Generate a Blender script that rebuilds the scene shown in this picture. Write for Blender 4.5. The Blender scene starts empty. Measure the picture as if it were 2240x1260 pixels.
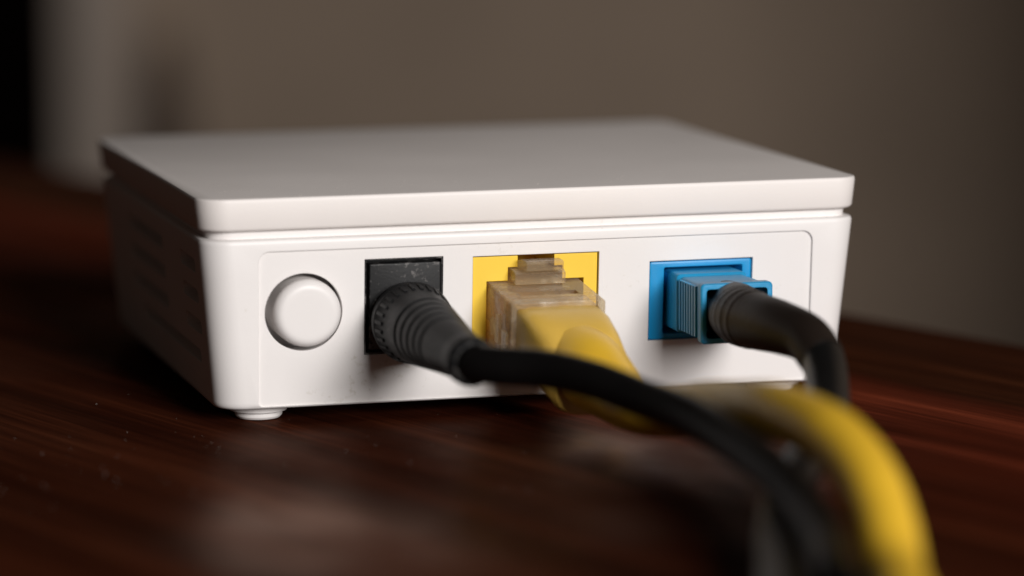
import bpy, bmesh, math, random
from mathutils import Vector, Matrix
random.seed(7)
C = bpy.context.scene.collection
sc = bpy.context.scene
S = 0.001                      # the model is written in millimetres

# ------------------------------------------------------------------ camera
cam = bpy.data.cameras.new('camera')
cam_o = bpy.data.objects.new('camera', cam); C.objects.link(cam_o)
Rr = Vector((0.9656544862955985, -0.25974166484365, -0.006758745551723007))
Rd = Vector((-0.04206663046868362, -0.1306183336545287, -0.9905398778011543))
Rf = Vector((0.25640166087253646, 0.9568035945049346, -0.1370586365182495))
m = Matrix((Rr, -Rd, -Rf)).transposed().to_4x4()
m.translation = Vector((-72.915, -413.95, 74.931)) * S
cam_o.matrix_world = m
cam.sensor_width = 36.0
cam.lens = 7852.83 * 36 / 2240
cam.clip_start = 0.01; cam.clip_end = 50
cam.dof.use_dof = True
cam.dof.focus_distance = 0.434
cam.dof.aperture_fstop = 10.4
sc.camera = cam_o

# ------------------------------------------------------------------ world, key light
w = bpy.data.worlds.new('World'); sc.world = w; w.use_nodes = True
w.node_tree.nodes['Background'].inputs[0].default_value = (1.0, 0.82, 0.68, 1)
w.node_tree.nodes['Background'].inputs[1].default_value = 0.02
PHI, ELE, DIST = math.radians(11), math.radians(16), 1.5
ld = bpy.data.lights.new('window_light', 'AREA'); ld.shape = 'RECTANGLE'
ld.size = 0.48; ld.size_y = 0.44; ld.energy = 25.5; ld.color = (1.0, 0.972, 0.955)
lo = bpy.data.objects.new('window_light', ld); C.objects.link(lo)
tgt = Vector((0.041, 0.0, 0.014))
lo.location = tgt + DIST * Vector((math.sin(PHI)*math.cos(ELE), -math.cos(PHI)*math.cos(ELE), math.sin(ELE)))
lo.rotation_euler = (lo.location - (tgt + Vector((-0.02, 0.05, 0)))).to_track_quat('Z', 'Y').to_euler()

sc.view_settings.view_transform = 'Standard'; sc.view_settings.look = 'None'
sc.view_settings.exposure = 0.0; sc.view_settings.gamma = 1.0
try:
    sc.cycles.use_denoising = True
    sc.cycles.max_bounces = 10; sc.cycles.transparent_max_bounces = 16
    sc.cycles.sample_clamp_indirect = 4
except Exception: pass

# ------------------------------------------------------------------ materials
def nmat(name):
    mt = bpy.data.materials.new(name); mt.use_nodes = True
    return mt, mt.node_tree, mt.node_tree.nodes['Principled BSDF']

def ramp(nt, fac, stops):
    r = nt.nodes.new('ShaderNodeValToRGB')
    while len(r.color_ramp.elements) < len(stops): r.color_ramp.elements.new(0.5)
    for e, (p, c) in zip(r.color_ramp.elements, stops):
        e.position = p; e.color = (c[0], c[1], c[2], 1)
    nt.links.new(fac, r.inputs[0]); return r.outputs[0]

def noise(nt, vec, scale, detail=3, rough=0.5):
    n = nt.nodes.new('ShaderNodeTexNoise'); n.inputs['Scale'].default_value = scale
    n.inputs['Detail'].default_value = detail; n.inputs['Roughness'].default_value = rough
    nt.links.new(vec, n.inputs['Vector']); return n.outputs['Fac']

def mapping(nt, scale=(1, 1, 1), rot=(0, 0, 0)):
    tc = nt.nodes.new('ShaderNodeTexCoord'); mp = nt.nodes.new('ShaderNodeMapping')
    mp.inputs['Scale'].default_value = scale; mp.inputs['Rotation'].default_value = rot
    nt.links.new(tc.outputs['Object'], mp.inputs['Vector']); return mp.outputs[0]

def plastic(name, col, rough=0.4, bevel=0.15, grain=900, gstr=0.08, var=0.06, spec=0.5, dust=None):
    mt, nt, b = nmat(name)
    v = mapping(nt)
    f = noise(nt, v, 60, 4)
    lo_ = [c*(1-var) for c in col]; hi = [min(1, c*(1+var)) for c in col]
    colo = ramp(nt, f, [(0.3, lo_), (0.7, hi)])
    if dust:
        d1 = noise(nt, v, 1500, 2, 0.6); d2 = noise(nt, v, 90, 2)
        mu = nt.nodes.new('ShaderNodeMath'); mu.operation = 'MULTIPLY'
        nt.links.new(d1, mu.inputs[0]); nt.links.new(d2, mu.inputs[1])
        fa = ramp(nt, mu.outputs[0], [(dust[0], (0, 0, 0)), (dust[1], (1, 1, 1))])
        mx = nt.nodes.new('ShaderNodeMix'); mx.data_type = 'RGBA'
        nt.links.new(fa, mx.inputs[0]); nt.links.new(colo, mx.inputs[6])
        mx.inputs[7].default_value = (*dust[2], 1); colo = mx.outputs[2]
    nt.links.new(colo, b.inputs['Base Color'])
    b.inputs['Specular IOR Level'].default_value = spec
    rr_ = nt.nodes.new('ShaderNodeMapRange'); rr_.inputs[3].default_value = rough-0.05; rr_.inputs[4].default_value = rough+0.08
    nt.links.new(f, rr_.inputs[0]); nt.links.new(rr_.outputs[0], b.inputs['Roughness'])
    bp = nt.nodes.new('ShaderNodeBump'); bp.inputs['Strength'].default_value = gstr; bp.inputs['Distance'].default_value = 0.0001
    nt.links.new(noise(nt, v, grain*3, 2), bp.inputs['Height'])
    if bevel:
        bv = nt.nodes.new('ShaderNodeBevel'); bv.samples = 4; bv.inputs[0].default_value = bevel*S
        nt.links.new(bv.outputs[0], bp.inputs['Normal'])
    nt.links.new(bp.outputs[0], b.inputs['Normal'])
    return mt

M_white = plastic('white_plastic', (0.815, 0.782, 0.762), 0.42, 0.18, gstr=0.08, var=0.02, dust=(0.38, 0.52, (0.70, 0.66, 0.61)))
M_lid = plastic('white_lid_plastic', (0.815, 0.765, 0.732), 0.5, 0.18, gstr=0.12, var=0.02)
M_black = plastic('black_plastic', (0.0065, 0.0065, 0.007), 0.45, 0.12, var=0.2, gstr=0.25, spec=0.14, dust=(0.30, 0.42, (0.06, 0.056, 0.052)))
M_socket = plastic('dusty_black_plastic', (0.010, 0.010, 0.0105), 0.5, 0.12, var=0.2, gstr=0.15, spec=0.3, dust=(0.235, 0.31, (0.14, 0.13, 0.125)))
M_rubber = plastic('black_rubber', (0.0045, 0.004, 0.004), 0.38, 0, var=0.2, gstr=0.1, spec=0.2)
M_fcord = plastic('black_fibre_jacket', (0.005, 0.005, 0.005), 0.34, 0, var=0.2, gstr=0.05, spec=0.35)
M_boot = plastic('brown_black_rubber', (0.015, 0.010, 0.0075), 0.48, 0, var=0.4, gstr=0.5, grain=500, spec=0.25)
M_yellow = plastic('yellow_plastic', (0.90, 0.60, 0.055), 0.4, 0.15, var=0.03)
M_yhood = plastic('milky_yellow_plastic', (0.74, 0.47, 0.085), 0.3, 0.2, var=0.12, gstr=0.4)
M_ycord = plastic('yellow_jacket', (0.93, 0.56, 0.035), 0.38, 0, var=0.04, gstr=0.05)
M_blue = plastic('blue_plastic', (0.005, 0.28, 0.60), 0.34, 0.15, var=0.06, gstr=0.1)
M_bluec = plastic('blue_connector_plastic', (0.014, 0.29, 0.56), 0.36, 0.15, var=0.1, gstr=0.3, dust=(0.37, 0.47, (0.10, 0.26, 0.46)))
M_dust = plastic('dust', (0.5, 0.45, 0.4), 0.8, 0, var=0.2)

def clear_plastic():
    mt, nt, b = nmat('clear_plastic')
    b.inputs['Base Color'].default_value = (0.76, 0.65, 0.48, 1); b.inputs['Roughness'].default_value = 0.16
    v = mapping(nt)
    bp = nt.nodes.new('ShaderNodeBump'); bp.inputs['Strength'].default_value = 0.35; bp.inputs['Distance'].default_value = 0.0003
    nt.links.new(noise(nt, v, 420, 3), bp.inputs['Height']); nt.links.new(bp.outputs[0], b.inputs['Normal'])
    tr = nt.nodes.new('ShaderNodeBsdfTransparent'); tr.inputs[0].default_value = (0.97, 0.91, 0.78, 1)
    lw = nt.nodes.new('ShaderNodeLayerWeight'); lw.inputs[0].default_value = 0.35
    mr = nt.nodes.new('ShaderNodeMapRange'); mr.inputs[3].default_value = 0.10; mr.inputs[4].default_value = 0.52
    nt.links.new(lw.outputs['Facing'], mr.inputs[0])
    du = nt.nodes.new('ShaderNodeMapRange'); du.inputs[1].default_value = 0.5; du.inputs[2].default_value = 0.72; du.inputs[4].default_value = 0.34
    nt.links.new(noise(nt, mapping(nt, (160, 320, 320)), 1, 5, 0.65), du.inputs[0])
    ad = nt.nodes.new('ShaderNodeMath'); ad.operation = 'ADD'
    nt.links.new(mr.outputs[0], ad.inputs[0]); nt.links.new(du.outputs[0], ad.inputs[1])
    mx = nt.nodes.new('ShaderNodeMixShader'); nt.links.new(ad.outputs[0], mx.inputs[0])
    nt.links.new(tr.outputs[0], mx.inputs[1]); nt.links.new(b.outputs[0], mx.inputs[2])
    nt.links.new(mx.outputs[0], nt.nodes['Material Output'].inputs[0])
    return mt
M_clear = clear_plastic()

def wood():
    mt, nt, b = nmat('mahogany')
    v1 = mapping(nt, (5.0, 150, 150)); v2 = mapping(nt, (22, 1100, 1100)); v3 = mapping(nt, (4, 26, 26))
    n1 = noise(nt, v1, 1, 5, 0.6); n2 = noise(nt, v2, 1, 4, 0.7); n3 = noise(nt, v3, 1, 3)
    a = nt.nodes.new('ShaderNodeMath'); a.operation = 'MULTIPLY_ADD'; a.inputs[1].default_value = 0.62
    nt.links.new(n1, a.inputs[0])
    h = nt.nodes.new('ShaderNodeMath'); h.operation = 'MULTIPLY_ADD'; h.inputs[1].default_value = 0.45
    nt.links.new(n2, h.inputs[0])
    g = nt.nodes.new('ShaderNodeMath'); g.operation = 'MULTIPLY'; g.inputs[1].default_value = 0.22
    nt.links.new(n3, g.inputs[0]); nt.links.new(g.outputs[0], h.inputs[2]); nt.links.new(h.outputs[0], a.inputs[2])
    col = ramp(nt, a.outputs[0], [(0.46, (0.019, 0.0046, 0.0018)), (0.64, (0.050, 0.0118, 0.0048)), (0.77, (0.108, 0.028, 0.0115)), (0.90, (0.22, 0.080, 0.034))])
    # bands of different tone side by side, running with the grain
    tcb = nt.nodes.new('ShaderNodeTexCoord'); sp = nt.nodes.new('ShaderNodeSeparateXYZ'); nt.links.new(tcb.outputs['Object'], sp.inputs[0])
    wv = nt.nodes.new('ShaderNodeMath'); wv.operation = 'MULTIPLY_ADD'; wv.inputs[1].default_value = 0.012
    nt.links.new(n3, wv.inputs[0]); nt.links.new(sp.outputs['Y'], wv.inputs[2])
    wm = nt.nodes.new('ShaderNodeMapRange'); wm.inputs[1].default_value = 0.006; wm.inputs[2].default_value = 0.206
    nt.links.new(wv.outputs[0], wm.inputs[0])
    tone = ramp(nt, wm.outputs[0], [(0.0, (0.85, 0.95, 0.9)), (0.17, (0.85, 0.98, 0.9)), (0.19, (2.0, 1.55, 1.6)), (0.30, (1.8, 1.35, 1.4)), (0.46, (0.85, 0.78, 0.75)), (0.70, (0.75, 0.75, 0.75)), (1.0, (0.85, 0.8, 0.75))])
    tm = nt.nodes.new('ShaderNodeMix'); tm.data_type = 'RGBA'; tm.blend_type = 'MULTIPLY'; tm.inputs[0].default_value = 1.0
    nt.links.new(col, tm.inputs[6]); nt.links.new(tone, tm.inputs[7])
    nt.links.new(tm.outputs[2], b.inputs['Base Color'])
    b.inputs['Roughness'].default_value = 0.6; b.inputs['Specular IOR Level'].default_value = 0.0
    bp = nt.nodes.new('ShaderNodeBump'); bp.inputs['Strength'].default_value = 0.3; bp.inputs['Distance'].default_value = 0.0003
    nt.links.new(n2, bp.inputs['Height']); nt.links.new(bp.outputs[0], b.inputs['Normal'])
    # worn varnish: a thin gloss that varies over the top, plus sheen spots put in by hand
    gl = nt.nodes.new('ShaderNodeBsdfGlossy'); gl.inputs['Color'].default_value = (0.95, 0.70, 0.58, 1); gl.inputs['Roughness'].default_value = 0.32
    nt.links.new(bp.outputs[0], gl.inputs['Normal'])
    fr = nt.nodes.new('ShaderNodeFresnel'); fr.inputs[0].default_value = 1.3
    n4 = noise(nt, mapping(nt, (30, 46, 40)), 1, 4, 0.6)
    acc = None                      # two sheen spots put into the gloss by hand, in table coordinates (mm)
    for (wx, wy), rad in (((46, -34), 24), ((2, -66), 30)):
        dx, dy = wx - 107.3, wy - 73.3
        cx, cy = dx*-0.323 + dy*0.946, dx*-0.946 + dy*-0.323
        tc = nt.nodes.new('ShaderNodeTexCoord'); mp = nt.nodes.new('ShaderNodeMapping')
        mp.inputs['Scale'].default_value = (1000/(rad*1.15), 1000/(rad*0.85), 1000/rad)
        mp.inputs['Location'].default_value = (-cx/(rad*1.15), -cy/(rad*0.85), 0)
        nt.links.new(tc.outputs['Object'], mp.inputs['Vector'])
        gr = nt.nodes.new('ShaderNodeTexGradient'); gr.gradient_type = 'SPHERICAL'
        nt.links.new(mp.outputs[0], gr.inputs[0])
        sm = nt.nodes.new('ShaderNodeMapRange'); sm.interpolation_type = 'SMOOTHSTEP'; sm.inputs[2].default_value = 0.75
        nt.links.new(gr.outputs['Fac'], sm.inputs[0])
        if acc is None: acc = sm.outputs[0]
        else:
            ad = nt.nodes.new('ShaderNodeMath'); ad.operation = 'ADD'
            nt.links.new(acc, ad.inputs[0]); nt.links.new(sm.outputs[0], ad.inputs[1]); acc = ad.outputs[0]
    pa = nt.nodes.new('ShaderNodeMath'); pa.operation = 'MULTIPLY_ADD'; pa.inputs[1].default_value = 0.56; pa.inputs[2].default_value = 0.15
    nt.links.new(acc, pa.inputs[0])
    mk0 = nt.nodes.new('ShaderNodeMapRange'); mk0.inputs[1].default_value = 0.30; mk0.inputs[2].default_value = 0.70
    mk0.inputs[3].default_value = 0.25; mk0.inputs[4].default_value = 1.0; nt.links.new(n4, mk0.inputs[0])
    mk = nt.nodes.new('ShaderNodeMath'); mk.operation = 'MULTIPLY'
    nt.links.new(pa.outputs[0], mk.inputs[0]); nt.links.new(mk0.outputs[0], mk.inputs[1])
    mu = nt.nodes.new('ShaderNodeMath'); mu.operation = 'MULTIPLY'
    nt.links.new(fr.outputs[0], mu.inputs[0]); nt.links.new(mk.outputs[0], mu.inputs[1])
    mx = nt.nodes.new('ShaderNodeMixShader'); nt.links.new(mu.outputs[0], mx.inputs[0])
    nt.links.new(b.outputs[0], mx.inputs[1]); nt.links.new(gl.outputs[0], mx.inputs[2])
    nt.links.new(mx.outputs[0], nt.nodes['Material Output'].inputs[0])
    return mt
M_wood = wood()

def rough_mat(name, col, var=0.08, scale=4, rough=0.85):
    mt, nt, b = nmat(name); v = mapping(nt)
    nt.links.new(ramp(nt, noise(nt, v, scale, 5), [(0.3, [c*(1-var) for c in col]), (0.7, [c*(1+var) for c in col])]), b.inputs['Base Color'])
    b.inputs['Roughness'].default_value = rough; return mt
M_wall = rough_mat('beige_wall_paint', (0.44, 0.335, 0.252), 0.10, 7)
M_casing = rough_mat('casing_paint', (0.52, 0.43, 0.36), 0.04, 9, 0.6)
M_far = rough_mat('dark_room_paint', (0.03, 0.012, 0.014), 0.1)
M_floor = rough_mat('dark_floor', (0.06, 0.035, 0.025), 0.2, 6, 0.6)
M_stand_in = rough_mat('dark_stand_in_brown', (0.11, 0.075, 0.055), 0.2, 12, 0.6)

# ------------------------------------------------------------------ mesh helpers
TAP, HT = 0.088, 27.6
def inset(z): return TAP*(HT - z)
def shear(v): return (v[0], v[1] + inset(v[2]), v[2])         # puts a point written against the upright face onto the leaning face

def finish(me, smooth=30):
    me.update()
    if smooth:
        for p in me.polygons: p.use_smooth = True
        me.set_sharp_from_angle(angle=math.radians(smooth))

def obj(name, verts, faces, mat, parent=None, smooth=30, xf=None, sh=False):
    if sh: verts = [shear(v) for v in verts]
    if xf is not None: verts = [xf @ Vector(v) for v in verts]
    me = bpy.data.meshes.new(name)
    me.from_pydata([Vector(v)*S for v in verts], [], faces)
    bm = bmesh.new(); bm.from_mesh(me); bmesh.ops.recalc_face_normals(bm, faces=bm.faces[:]); bm.to_mesh(me); bm.free()
    finish(me, smooth)
    me.materials.append(mat)
    o = bpy.data.objects.new(name, me); C.objects.link(o)
    if parent is not None: o.parent = parent
    return o

class MB:                                                         # collects shapes of one mesh
    def __init__(s): s.v = []; s.f = []
    def add(s, v, f):
        k = len(s.v); s.v += list(v); s.f += [tuple(i+k for i in q) for q in f]; return s

def loft(rings, cap0=True, cap1=True):
    n = len(rings[0]); v = [p for r in rings for p in r]; f = []
    for k in range(len(rings)-1):
        for i in range(n):
            j = (i+1) % n; f.append((k*n+i, k*n+j, (k+1)*n+j, (k+1)*n+i))
    if cap0: f.append(tuple(range(n-1, -1, -1)))
    if cap1: f.append(tuple(range((len(rings)-1)*n, len(rings)*n)))
    return v, f

def rr2(x0, x1, y0, y1, r, n=6):                                  # rounded rectangle, r one radius or four (x0y0, x1y0, x1y1, x0y1)
    if not isinstance(r, (tuple, list)): r = (r,)*4
    P = []
    for (cx, cy, a), q in zip(((x0, y0, 180), (x1, y0, 270), (x1, y1, 0), (x0, y1, 90)), r):
        q = max(q, 1e-3); sx = 1 if cx == x0 else -1; sy = 1 if cy == y0 else -1
        for i in range(n+1):
            t = math.radians(a + 90*i/n)
            P.append((cx + sx*q + q*math.cos(t), cy + sy*q + q*math.sin(t)))
    return P

def prism_y(poly, y0, y1, b=0.0):                                 # outline in x, z run along y; b rounds the rim at y0
    def ring(y, k):
        if not k: return [(x, y, z) for x, z in poly]
        cx = sum(p[0] for p in poly)/len(poly); cz = sum(p[1] for p in poly)/len(poly)
        wx = (max(p[0] for p in poly)-min(p[0] for p in poly))/2; wz = (max(p[1] for p in poly)-min(p[1] for p in poly))/2
        return [(cx+(x-cx)*(1-k/wx), y, cz+(z-cz)*(1-k/wz)) for x, z in poly]
    if b: return loft([ring(y0, b), ring(y0+b*0.3, b*0.3), ring(y0+b, 0), ring(y1, 0)])
    return loft([ring(y0, 0), ring(y1, 0)])

def box(x0, x1, y0, y1, z0, z1):
    return prism_y([(x0, z0), (x1, z0), (x1, z1), (x0, z1)], y0, y1)

def circ(r, n, fn): return [fn(r*math.cos(2*math.pi*i/n), r*math.sin(2*math.pi*i/n)) for i in range(n)]

def lathe(p0, d, prof, n=40):                                     # prof: (distance along d, radius)
    d = Vector(d).normalized(); p0 = Vector(p0)
    a = d.orthogonal().normalized(); b = d.cross(a)
    return loft([circ(r, n, lambda u, v, t=t: tuple(p0 + d*t + a*u + b*v)) for t, r in prof])

def spline(P, per=10):
    P = [Vector(p) for p in P]; Q = [2*P[0]-P[1]] + P + [2*P[-1]-P[-2]]; out = []
    for k in range(1, len(Q)-2):
        for i in range(per):
            t = i/per
            a, b, c, d = Q[k-1], Q[k], Q[k+1], Q[k+2]
            out.append(0.5*((2*b) + (c-a)*t + (2*a-5*b+4*c-d)*t*t + (3*b-a-3*c+d)*t**3))
    out.append(P[-1]); return out

def tube(P, R, n=28, per=10):
    path = spline(P, per)
    if isinstance(R, (int, float)): rad = [R]*len(path)
    else:
        rad = [v[0] for v in spline([(r, 0, 0) for r in R], per)]
    rings = []; a = None
    for i, p in enumerate(path):
        d = (path[min(i+1, len(path)-1)] - path[max(i-1, 0)]).normalized()
        if a is None: a = d.cross(Vector((0, 0, 1))).normalized()
        a = (a - d*a.dot(d)).normalized(); b = d.cross(a)
        rings.append(circ(rad[i], n, lambda u, v: tuple(p + a*u + b*v)))
    return loft(rings)

def cut(o, cutters, smooth=30):
    tmp = []
    for v, f in cutters:
        c = obj('cutter', v, f, M_white, smooth=0); tmp.append(c)
        md = o.modifiers.new('cut', 'BOOLEAN'); md.operation = 'DIFFERENCE'; md.solver = 'EXACT'; md.object = c
    dg = bpy.context.evaluated_depsgraph_get(); dg.update()
    me = bpy.data.meshes.new_from_object(o.evaluated_get(dg))
    o.modifiers.clear(); old = o.data; mats = list(old.materials); nm = old.name
    o.data = me; me.materials.clear()
    for mt in mats: me.materials.append(mt)
    for p in me.polygons: p.material_index = 0
    bpy.data.meshes.remove(old); me.name = nm
    for c in tmp:
        cm = c.data; bpy.data.objects.remove(c); bpy.data.meshes.remove(cm)
    finish(me, smooth)

def shv(vf): return [shear(v) for v in vf[0]], vf[1]

def thing(name, label, cat, loc=(0, 0, 0), group=None):
    o = bpy.data.objects.new(name, None); C.objects.link(o); o.empty_display_size = 0.01
    o['label'] = label; o['category'] = cat
    if group: o['group'] = group
    return o

# ------------------------------------------------------------------ setting: wall, casing, floor
def at(d, u, v):        # point on the plane d mm ahead of the camera: used once, to choose where the far wall stands
    return Vector((-72.915, -413.95, 74.931)) + Rf*d + Rr*((u-1120)/7852.83*d) + Rd*((v-630)/7852.83*d)
D = 2500
hx = Vector((Rr.x, Rr.y, 0)).normalized(); hy = Vector((-hx.y, hx.x, 0))
base = at(D, 270, 300); base.z = 0
wallf = Matrix((hx, hy, Vector((0, 0, 1)))).transposed().to_4x4(); wallf.translation = base
mb = MB(); mb.add(*box(0, 2600, 0, 90, -750, 1500))
wall = obj('wall', mb.v, mb.f, M_wall, xf=wallf); wall['kind'] = 'structure'
cs = thing('door_casing', 'pale blurred vertical door casing at the dark opening behind the box', 'door frame')
obj('casing_board', *prism_y(rr2(-37, 7, -750, 1350, 4), -26, 92, 4), M_casing, cs, xf=wallf)
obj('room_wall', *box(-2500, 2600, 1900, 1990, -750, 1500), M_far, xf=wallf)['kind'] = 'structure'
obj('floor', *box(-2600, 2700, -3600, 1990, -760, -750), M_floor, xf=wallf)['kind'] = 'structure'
stand_in = obj('dark_stand_in', *lathe((40, -70, -750), (0, 0, 1), [(0, 27), (440, 26), (520, 22), (580, 16), (630, 9), (660, 5), (670, 1)]), M_stand_in, xf=wallf)  # made-up upright, added to stand in for a dark patch on the wall
stand_in['label'] = 'dim blurred dark upright shape made up for the dark patch on the wall behind the white box'; stand_in['category'] = 'stand_in'

# panel added out of view: its edge dims the right end of the far wall
L_ = lo.location*1000; W_ = at(D, 2050, 400); P_ = L_ + (W_-L_)*0.6
dl = Vector((W_.x-L_.x, W_.y-L_.y, 0)).normalized(); dr = Vector((dl.y, -dl.x, 0))
pf = Matrix((dr, dl, Vector((0, 0, 1)))).transposed().to_4x4(); pf.translation = Vector((P_.x, P_.y, 0))
obj('shade_panel', *box(0, 900, 0, 90, -750, 1500), M_wall, xf=pf)['kind'] = 'structure'

# ------------------------------------------------------------------ table
ang = math.atan2(0.946, -0.323)
tb = bpy.data.objects.new('wooden_table', None); C.objects.link(tb); tb.empty_display_size = 0.01
tb.location = (107.3*S, 73.3*S, 0); tb.rotation_euler = (0, 0, ang)
tb['label'] = 'dark red-brown polished wooden table under the white network box'; tb['category'] = 'table'
rings = []
prof = [(0.0, -28)] + [(0.0, -3.5)] + [(3.5-3.5*math.cos(math.radians(a)), -3.5+3.5*math.sin(math.radians(a))) for a in (15, 30, 45, 60, 75, 90)]
rings = [rr2(-620+k, 1100-k, k, 780-k, 6) for k, z in prof]
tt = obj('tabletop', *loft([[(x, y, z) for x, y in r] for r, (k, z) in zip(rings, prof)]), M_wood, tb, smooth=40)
for x in (-560, 1040):
    for y in (60, 720):
        obj('table_leg', *loft([[(x+a*q, y+b*q, z) for a, b in ((-1, -1), (1, -1), (1, 1), (-1, 1))] for z, q in ((-750, 18), (-400, 23), (-28, 28))]), M_wood, tb)

# ------------------------------------------------------------------ the white network box
rt = thing('network_router', 'white square plastic network box standing on the wooden table with three cables plugged in', 'router')
def ring(z, extra, r=3.6, X=82):
    k = inset(z) + extra
    return [(x, y, z) for x, y in rr2(k, X-k, k, 82-k, [max(0.6, q-extra*0.6) for q in (r, r-0.6, r-0.6, r)], 10)]
housing = obj('housing', *loft([ring(z, e, X=83.0) for z, e in ((1.93, 0.75), (1.98, 0.45), (2.12, 0.2), (2.4, 0.05), (2.8, 0), (10, 0), (18, 0), (22.0, 0), (22.3, 0.06), (22.5, 0.2), (22.6, 0.42), (22.62, 1.05), (23.9, 1.05))]), M_white, rt)
lid = obj('lid', *loft([ring(z, e, X=82.8) for z, e in ((23.63, 0.55), (23.67, 0.28), (23.8, 0.1), (24.05, 0), (27.1, 0), (27.38, 0.06), (27.53, 0.18), (27.6, 0.42))]), M_lid, rt)
# pocket for the port panel, its ports and button; side vents
pan = rr2(7.2, 76.6, 2.25, 21.1, (0.6, 0.6, 1.3, 1.3), 5)
holes = [(20.1, 29.78, 8.0, 19.7), (33.45, 49.3, 6.9, 19.5), (55.75, 69.0, 8.1, 18.0)]
btn_c, btn_r = (12.7, 13.6), 4.72
bc = [(btn_c[0] + btn_r*math.cos(2*math.pi*i/56), btn_c[1] + btn_r*math.sin(2*math.pi*i/56)) for i in range(56)]
cutters = [shv(prism_y(pan, -3, 1.35))]
for x0, x1, z0, z1 in holes: cutters.append(shv(box(x0-0.6, x1+0.6, 1.0, 13, z0-0.6, z1+0.6)))
cutters.append(shv(prism_y([(btn_c[0]+(x-btn_c[0])*1.05, btn_c[1]+(z-btn_c[1])*1.05) for x, z in bc], 1.0, 6)))
for zc in (18.9, 15.1, 11.3):
    for y0, y1 in ((31, 58), (7.5, 18)):
        q = rr2(y0, y1, zc-0.85, zc+0.85, 0.84, 6)
        for side in (0, 1):
            off = 82 if side else 0
            if not side: cutters.append(loft([[(-2+0*z, y, z) for y, z in q], [(inset(z)+1.8, y, z) for y, z in q]]))
q = rr2(10, 52, 6.7, 8.3, 0.78, 6)
cutters.append(loft([[(-2, y, z) for y, z in q], [(inset(z)+1.8, y, z) for y, z in q]]))
cut(housing, cutters)
pan2 = rr2(7.05, 76.75, 2.1, 21.25, (0.6, 0.6, 1.3, 1.3), 5)
panel = obj('port_panel', *shv(prism_y(pan2, 0.32, 1.3)), M_white, rt)
cut(panel, [shv(box(x0, x1, -1, 4, z0, z1)) for x0, x1, z0, z1 in holes] + [shv(prism_y(bc, -1, 4))])
# shallow lens of the panel is at 0.32 behind the face
br = 4.12; bx = btn_c[0] + 0.26
obj('button', *shv(lathe((bx, 4.5, btn_c[1] - 0.05), (0, -1, 0), [(0, br), (4.5, br), (5.1, br-0.06), (5.5, br-0.22), (5.78, br-0.46), (5.93, br-0.72), (5.99, br-1.0), (6.0, br-1.3), (6.0, 2.0), (6.0, 0.05)], 56)), M_white, rt)
for x, y in ((8.3, 8.2), (73.7, 8.2), (8.3, 73.8), (73.7, 73.8)):
    obj('foot', *lathe((x, y, 0), (0, 0, 1), [(0, 2.2), (0.12, 2.6), (0.4, 2.85), (0.95, 2.95), (1.0, 3.1), (1.03, 3.45), (1.4, 3.62), (2.2, 3.8)], 36), M_white, rt)
# black power socket
x0, x1, z0, z1 = holes[0]
ps = obj('power_socket', *shv(box(x0+0.02, x1-0.02, 0.42, 8, z0+0.02, z1-0.02)), M_socket, rt)
cut(ps, [shv(box(x0+0.22, x1-0.22, -1, 2.2, z0+0.22, z1-0.22))])
obj('socket_block', *shv(prism_y(rr2(x0+0.62, x1-0.30, z0+0.62, z1-0.62, 0.15, 3), 0.25, 6, 0.12)), M_socket, rt)
# yellow ethernet port, stepped opening
x0, x1, z0, z1 = holes[1]
ep = obj('ethernet_port', *shv(box(x0+0.12, x1-0.12, 0.75, 12.5, z0+0.05, z1-0.14)), M_yellow, rt)
tpoly = [(35.3, 8.1), (47.5, 8.1), (47.5, 16.3), (44.8, 16.3), (44.8, 17.95), (43.75, 17.95), (43.75, 19.45), (39.15, 19.45), (39.15, 17.95), (37.95, 17.95), (37.95, 16.3), (35.3, 16.3)]
cut(ep, [shv(prism_y(tpoly, -1, 11.5))])
# blue fibre port with a bevelled opening
x0, x1, z0, z1 = holes[2]
fp = obj('fibre_port', *shv(prism_y(rr2(x0+0.08, x1-0.14, z0+0.06, z1-0.14, 0.25, 3), 0.45, 12, 0.15)), M_blue, rt)
cut(fp, [shv(loft([[(x, y, z) for x, z in rr2(57.75-k, 67.6+k, 8.95-k, 17.05+k, 0.2, 3)] for y, k in ((-1.0, 0.12), (0.5, 0.12), (0.75, 0.0), (11, 0.0))]))])

# ------------------------------------------------------------------ power cable
pc = thing('power_cable', 'black power cable with round ribbed plug pushed in the black socket beside the button', 'cable')
a0 = Vector((25.3, -1.0, 12.2)); a1 = Vector((25.2, -30, 11.85)); ax = (a1-a0).normalized()
prof = [(-1.2, 4.7), (0.3, 4.85), (0.5, 4.93), (0.9, 4.93), (1.1, 4.86), (1.25, 4.72), (3.4, 4.45), (3.6, 4.38), (6.2, 4.3), (8.0, 4.16)]
d, r = 8.0, 4.16
for k in range(5):
    prof += [(d+0.25, r-0.02), (d+0.45, r-0.42), (d+0.95, r-0.44), (d+1.15, r-0.1)]
    d += 2.3; r -= 0.2; prof += [(d-0.3, r+0.02)]
prof += [(22, 2.98), (25.5, 2.62), (26.4, 2.6), (26.6, 2.75), (27.0, 2.84), (29.0, 2.84), (29.6, 2.75), (30.0, 2.5), (30.2, 2.0)]
plug = obj('plug', *lathe(a0, ax, prof, 48), M_black, pc, smooth=40)
na = ax.orthogonal().normalized(); nb = ax.cross(na)
rid = None
rmesh = box(-0.2, 0.2, -1.05, 1.05, -0.22, 0.12)
N = 28
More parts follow.
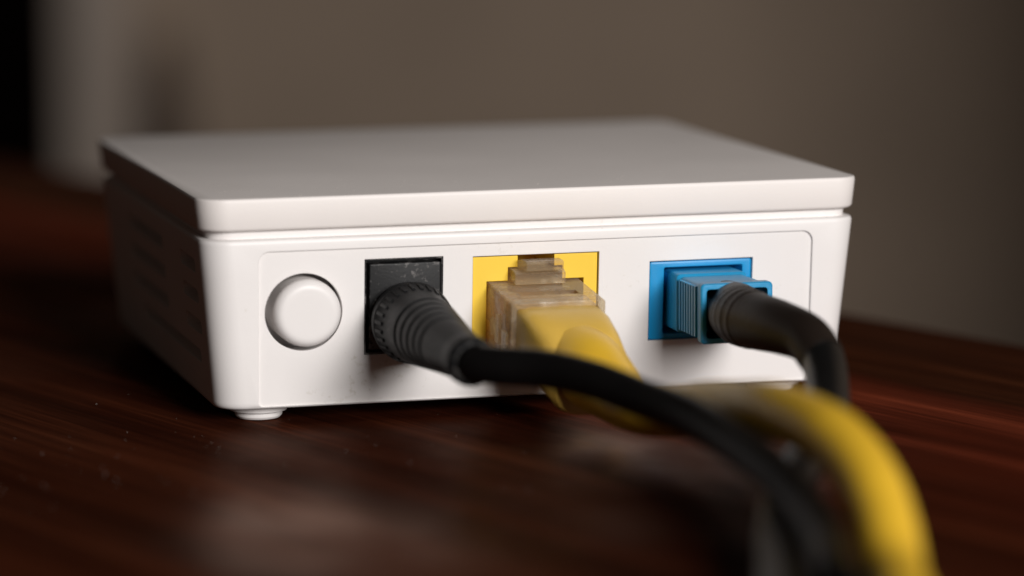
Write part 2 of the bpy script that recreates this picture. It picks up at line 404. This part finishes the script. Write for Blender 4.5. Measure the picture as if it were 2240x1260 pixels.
for k in range(N):
    t = 2*math.pi*k/N; rad = na*math.cos(t) + nb*math.sin(t); tan = ax.cross(rad)
    p = a0 + ax*2.45 + rad*4.62
    mw = Matrix((tan, ax, rad)).transposed().to_4x4()
    if rid is None:
        rid = obj('grip_ridge', rmesh[0], rmesh[1], M_black, plug, smooth=0); o = rid
    else:
        o = rid.copy(); C.objects.link(o); o.parent = plug
    tilt = Matrix.Rotation(math.radians(-7), 4, 'X')
    mw = mw @ tilt; mw.translation = p*S; o.matrix_local = mw
pw = [(25.2, -28, 11.85), (25.35, -31, 11.85), (27.7, -34.5, 11.9), (31.7, -39.0, 12.0), (35.1, -45.0, 11.6), (38.3, -51.5, 10.6), (40.7, -60.0, 10.0), (42.1, -71.0, 9.0), (42.5, -84.0, 7.8), (41.9, -95.0, 6.3), (40.0, -106.0, 5.1), (37.2, -116.0, 4.4), (38, -126, 1.95), (30, -150, 1.95), (16, -195, 1.95), (0, -255, 1.95)]
obj('cord', *tube(pw, 2.12), M_rubber, pc)

# ------------------------------------------------------------------ ethernet cable
ec = thing('ethernet_cable', 'yellow network cable with clear plastic plug in the yellow port', 'cable')
org = Vector((41.35, 0.6, 12.2))
ef = Matrix.Translation(org) @ Matrix.Rotation(math.radians(1.0), 4, 'Z') @ Matrix.Rotation(math.radians(6.5), 4, 'X')
mb = MB()
sh_o = rr2(-5.85, 5.85, -3.9, 3.75, 0.35, 3)
shell = obj('plug_shell', *prism_y(sh_o, -8.6, 9.5, 0.15), M_clear, ec, xf=ef)
cav = loft([[(x, y, z) for x, z in rr2(-5.15+k, 5.15-k, -3.2+k, 3.05-k, 0.4, 3)] for y, k in ((-14, 0), (-3.0, 0.0), (-2.2, 0.6), (7.5, 0.8))])
win = prism_y(rr2(-3.6, 3.6, 1.9, 5, 0.3, 3), -5.2, -3.4)
slot = box(-7, -5.3, -9.6, -6.9, -2.6, 0.6)
tr = lambda vf: ([ef @ Vector(v) for v in vf[0]], vf[1])
cut(shell, [tr(cav), tr(win)])
# side ribs of the shell
for sx in (-1, 1):
    obj('shell_lug', *prism_y([(sx*5.8, -2.2), (sx*6.25, -2.2), (sx*6.25, 1.2), (sx*5.8, 1.2)], -4.6, -3.2), M_clear, ec, xf=ef)
    obj('shell_lug', *prism_y([(sx*5.8, -3.2), (sx*6.1, -3.2), (sx*6.1, -0.2), (sx*5.8, -0.2)], -7.4, -5.4), M_clear, ec, xf=ef)
# latch: broad root, narrower thumb tab
lat = MB()
def slab(x0, x1, pts):     # pts (y, zlow, zhigh)
    return loft([[(x0, y, a), (x1, y, a), (x1, y, b), (x0, y, b)] for y, a, b in pts])
lat.add(*slab(-3.15, 3.15, [(8.6, 3.4, 4.5), (3, 4.2, 5.35), (-0.1, 4.2, 5.55), (-0.9, 4.0, 5.3)]))
lat.add(*slab(-2.2, 2.45, [(3.5, 5.0, 5.9), (0, 5.75, 6.95), (-1.9, 5.9, 7.1), (-2.3, 6.0, 6.9)]))
obj('latch', lat.v, lat.f, M_clear, ec, xf=ef)
# moulded yellow boot seen through the shell, then round and drooping
def superring(y, hw, hh, p, cx=0, cz=0, n=44):
    out = []
    for i in range(n):
        t = 2*math.pi*i/n; c_, s_ = math.cos(t), math.sin(t)
        out.append((cx + hw*math.copysign(abs(c_)**(2/p), c_), y, cz + hh*math.copysign(abs(s_)**(2/p), s_)))
    return out
R_ = [superring(-1.6, 4.2, 2.2, 6), superring(-2.2, 4.6, 2.6, 7), superring(-6.5, 4.95, 2.85, 7, 0, 0.05), superring(-8.8, 5.25, 3.3, 7, 0.1, -0.1), superring(-11.5, 5.2, 3.9, 6, 0.5, -0.9),
      superring(-14.5, 4.95, 4.2, 4.5, 1.0, -2.1), superring(-17.0, 4.7, 4.35, 3.2, 1.5, -3.4), superring(-17.6, 4.4, 4.1, 3, 1.55, -3.6)]
R_ = [[tuple(ef @ Vector(p)) for p in r] for r in R_]
obj('hood', *loft(R_), M_yhood, ec, smooth=40)
bp_ = [(42.4, -13.5, 8.7), (42.9, -16.5, 8.1), (43.2, -19.5, 7.4), (43.6, -23, 6.7), (44.0, -27.5, 5.9), (44.2, -31.0, 5.8)]
obj('boot', *tube(bp_, [4.25, 4.35, 4.2, 3.7, 3.15, 2.9], 40), M_ycord, ec, smooth=60)
yc = [(44.0, -25.5, 6.2), (44.3, -32.0, 5.9), (46.1, -40.0, 6.8), (46.8, -49.0, 8.6), (47.1, -59.0, 10.1), (47.4, -70.0, 11.6), (48.0, -82.0, 11.7), (48.3, -89.0, 10.6), (48.0, -96.0, 8.6), (46.8, -103.0, 5.8), (44.5, -111.0, 3.1), (41.0, -122, 3.0), (34, -140, 3.0), (20, -170, 3.0), (2, -215, 3.0), (-22, -265, 3.0)]
obj('cord', *tube(yc, 2.98), M_ycord, ec, smooth=60)

# ------------------------------------------------------------------ fibre cable
fc = thing('fibre_cable', 'black fibre cable with square blue connector in the blue port at right', 'cable')
con = obj('connector', *loft([[(x, y, z) for x, z in rr2(58.1+k, 67.0-k, 9.6+k, 16.75-k, 0.55, 4)] for y, k in ((6, 0), (-2.2, 0.0), (-2.6, 0.32), (-9.7, 0.32), (-10.3, 0.12), (-10.6, -0.05), (-11.8, -0.05), (-12.0, 0.12))]), M_bluec, fc)
cut(con, [loft([[(x, y, z) for x, z in rr2(58.1+k, 67.0-k, 9.6+k, 16.75-k, 0.4, 4)] for y, k in ((-13, 0.62), (-7, 0.62))])])
rib = None
for sx in (58.33, 66.77):
    for k in range(7):
        if rib is None:
            rib = obj('grip_rib', *box(-0.24, 0.24, -0.3, 0.3, -3.05, 3.05), M_bluec, con); o = rib
        else:
            o = rib.copy(); C.objects.link(o); o.parent = con
        o.location = Vector((sx, -3.4 - 0.98*k, 13.17))*S
fb = [(62.7, -7.5, 13.2), (62.5, -11, 13.3), (62.1, -14, 13.35), (61.8, -17.0, 13.4), (62.2, -21, 13.4), (63.0, -26.5, 13.45), (64.2, -32, 12.95), (64.65, -36, 11.2)]
path_r = [3.3, 3.5, 3.57, 3.52, 3.34, 3.1, 2.8, 2.66]
obj('boot', *tube(fb, path_r, 36), M_boot, fc, smooth=60)
bsp = spline(fb, 10)
for i, q in ((24, 3.60), (28, 3.585), (32, 3.55), (36, 3.50)):
    p = bsp[i]; dd = (bsp[i+1]-bsp[i-1]).normalized()
    obj('bellows_ring', *lathe(p - dd*0.6, dd, [(0, q-0.3), (0.25, q-0.04), (0.5, q), (0.7, q), (0.95, q-0.04), (1.2, q-0.3)], 36), M_boot, fc, smooth=60)
fw = [(64.3, -33, 12.6), (64.65, -36, 11.2), (63.4, -41, 8.8), (60.3, -49, 6.2), (54.2, -60, 4.7), (47.6, -73, 3.9), (42.2, -86, 3.1), (36.8, -102, 2.6), (30, -122, 2.5), (20, -150, 2.5), (4, -190, 2.5), (-16, -240, 2.5)]
obj('cord', *tube(fw, 2.45), M_fcord, fc, smooth=60)

# ------------------------------------------------------------------ dust on the table and the lid
def specks(name, pts, lo, hi):
    mb = MB()
    for x, y, z in pts:
        s_ = random.uniform(lo, hi); a = random.random()*6.28
        v = [(x+s_*math.cos(a+k*2.094)*random.uniform(.6, 1.2), y+s_*math.sin(a+k*2.094), z) for k in range(3)]
        v.append((x, y, z+s_*1.1)); mb.add(v, [(0, 1, 2), (0, 1, 3), (1, 2, 3), (2, 0, 3)])
    o = obj(name, mb.v, mb.f, M_dust, smooth=0); o['kind'] = 'stuff'; return o
d1 = specks('table_dust', [(random.uniform(-40, 60), random.uniform(-50, 40), 0.0) for _ in range(70)] + [(random.uniform(-25, 4), random.uniform(-30, -2), 0.0) for _ in range(22)], 0.03, 0.075)
d1['label'] = 'fine pale dust specks on the dark table top'; d1['category'] = 'dust'
d2 = specks('lid_dust', [(random.uniform(3, 79), 0.8 + abs(random.gauss(0, 9)), 27.6) for _ in range(170)], 0.03, 0.075)
d2['label'] = 'fine dust specks on the white lid near its front edge'; d2['category'] = 'dust'
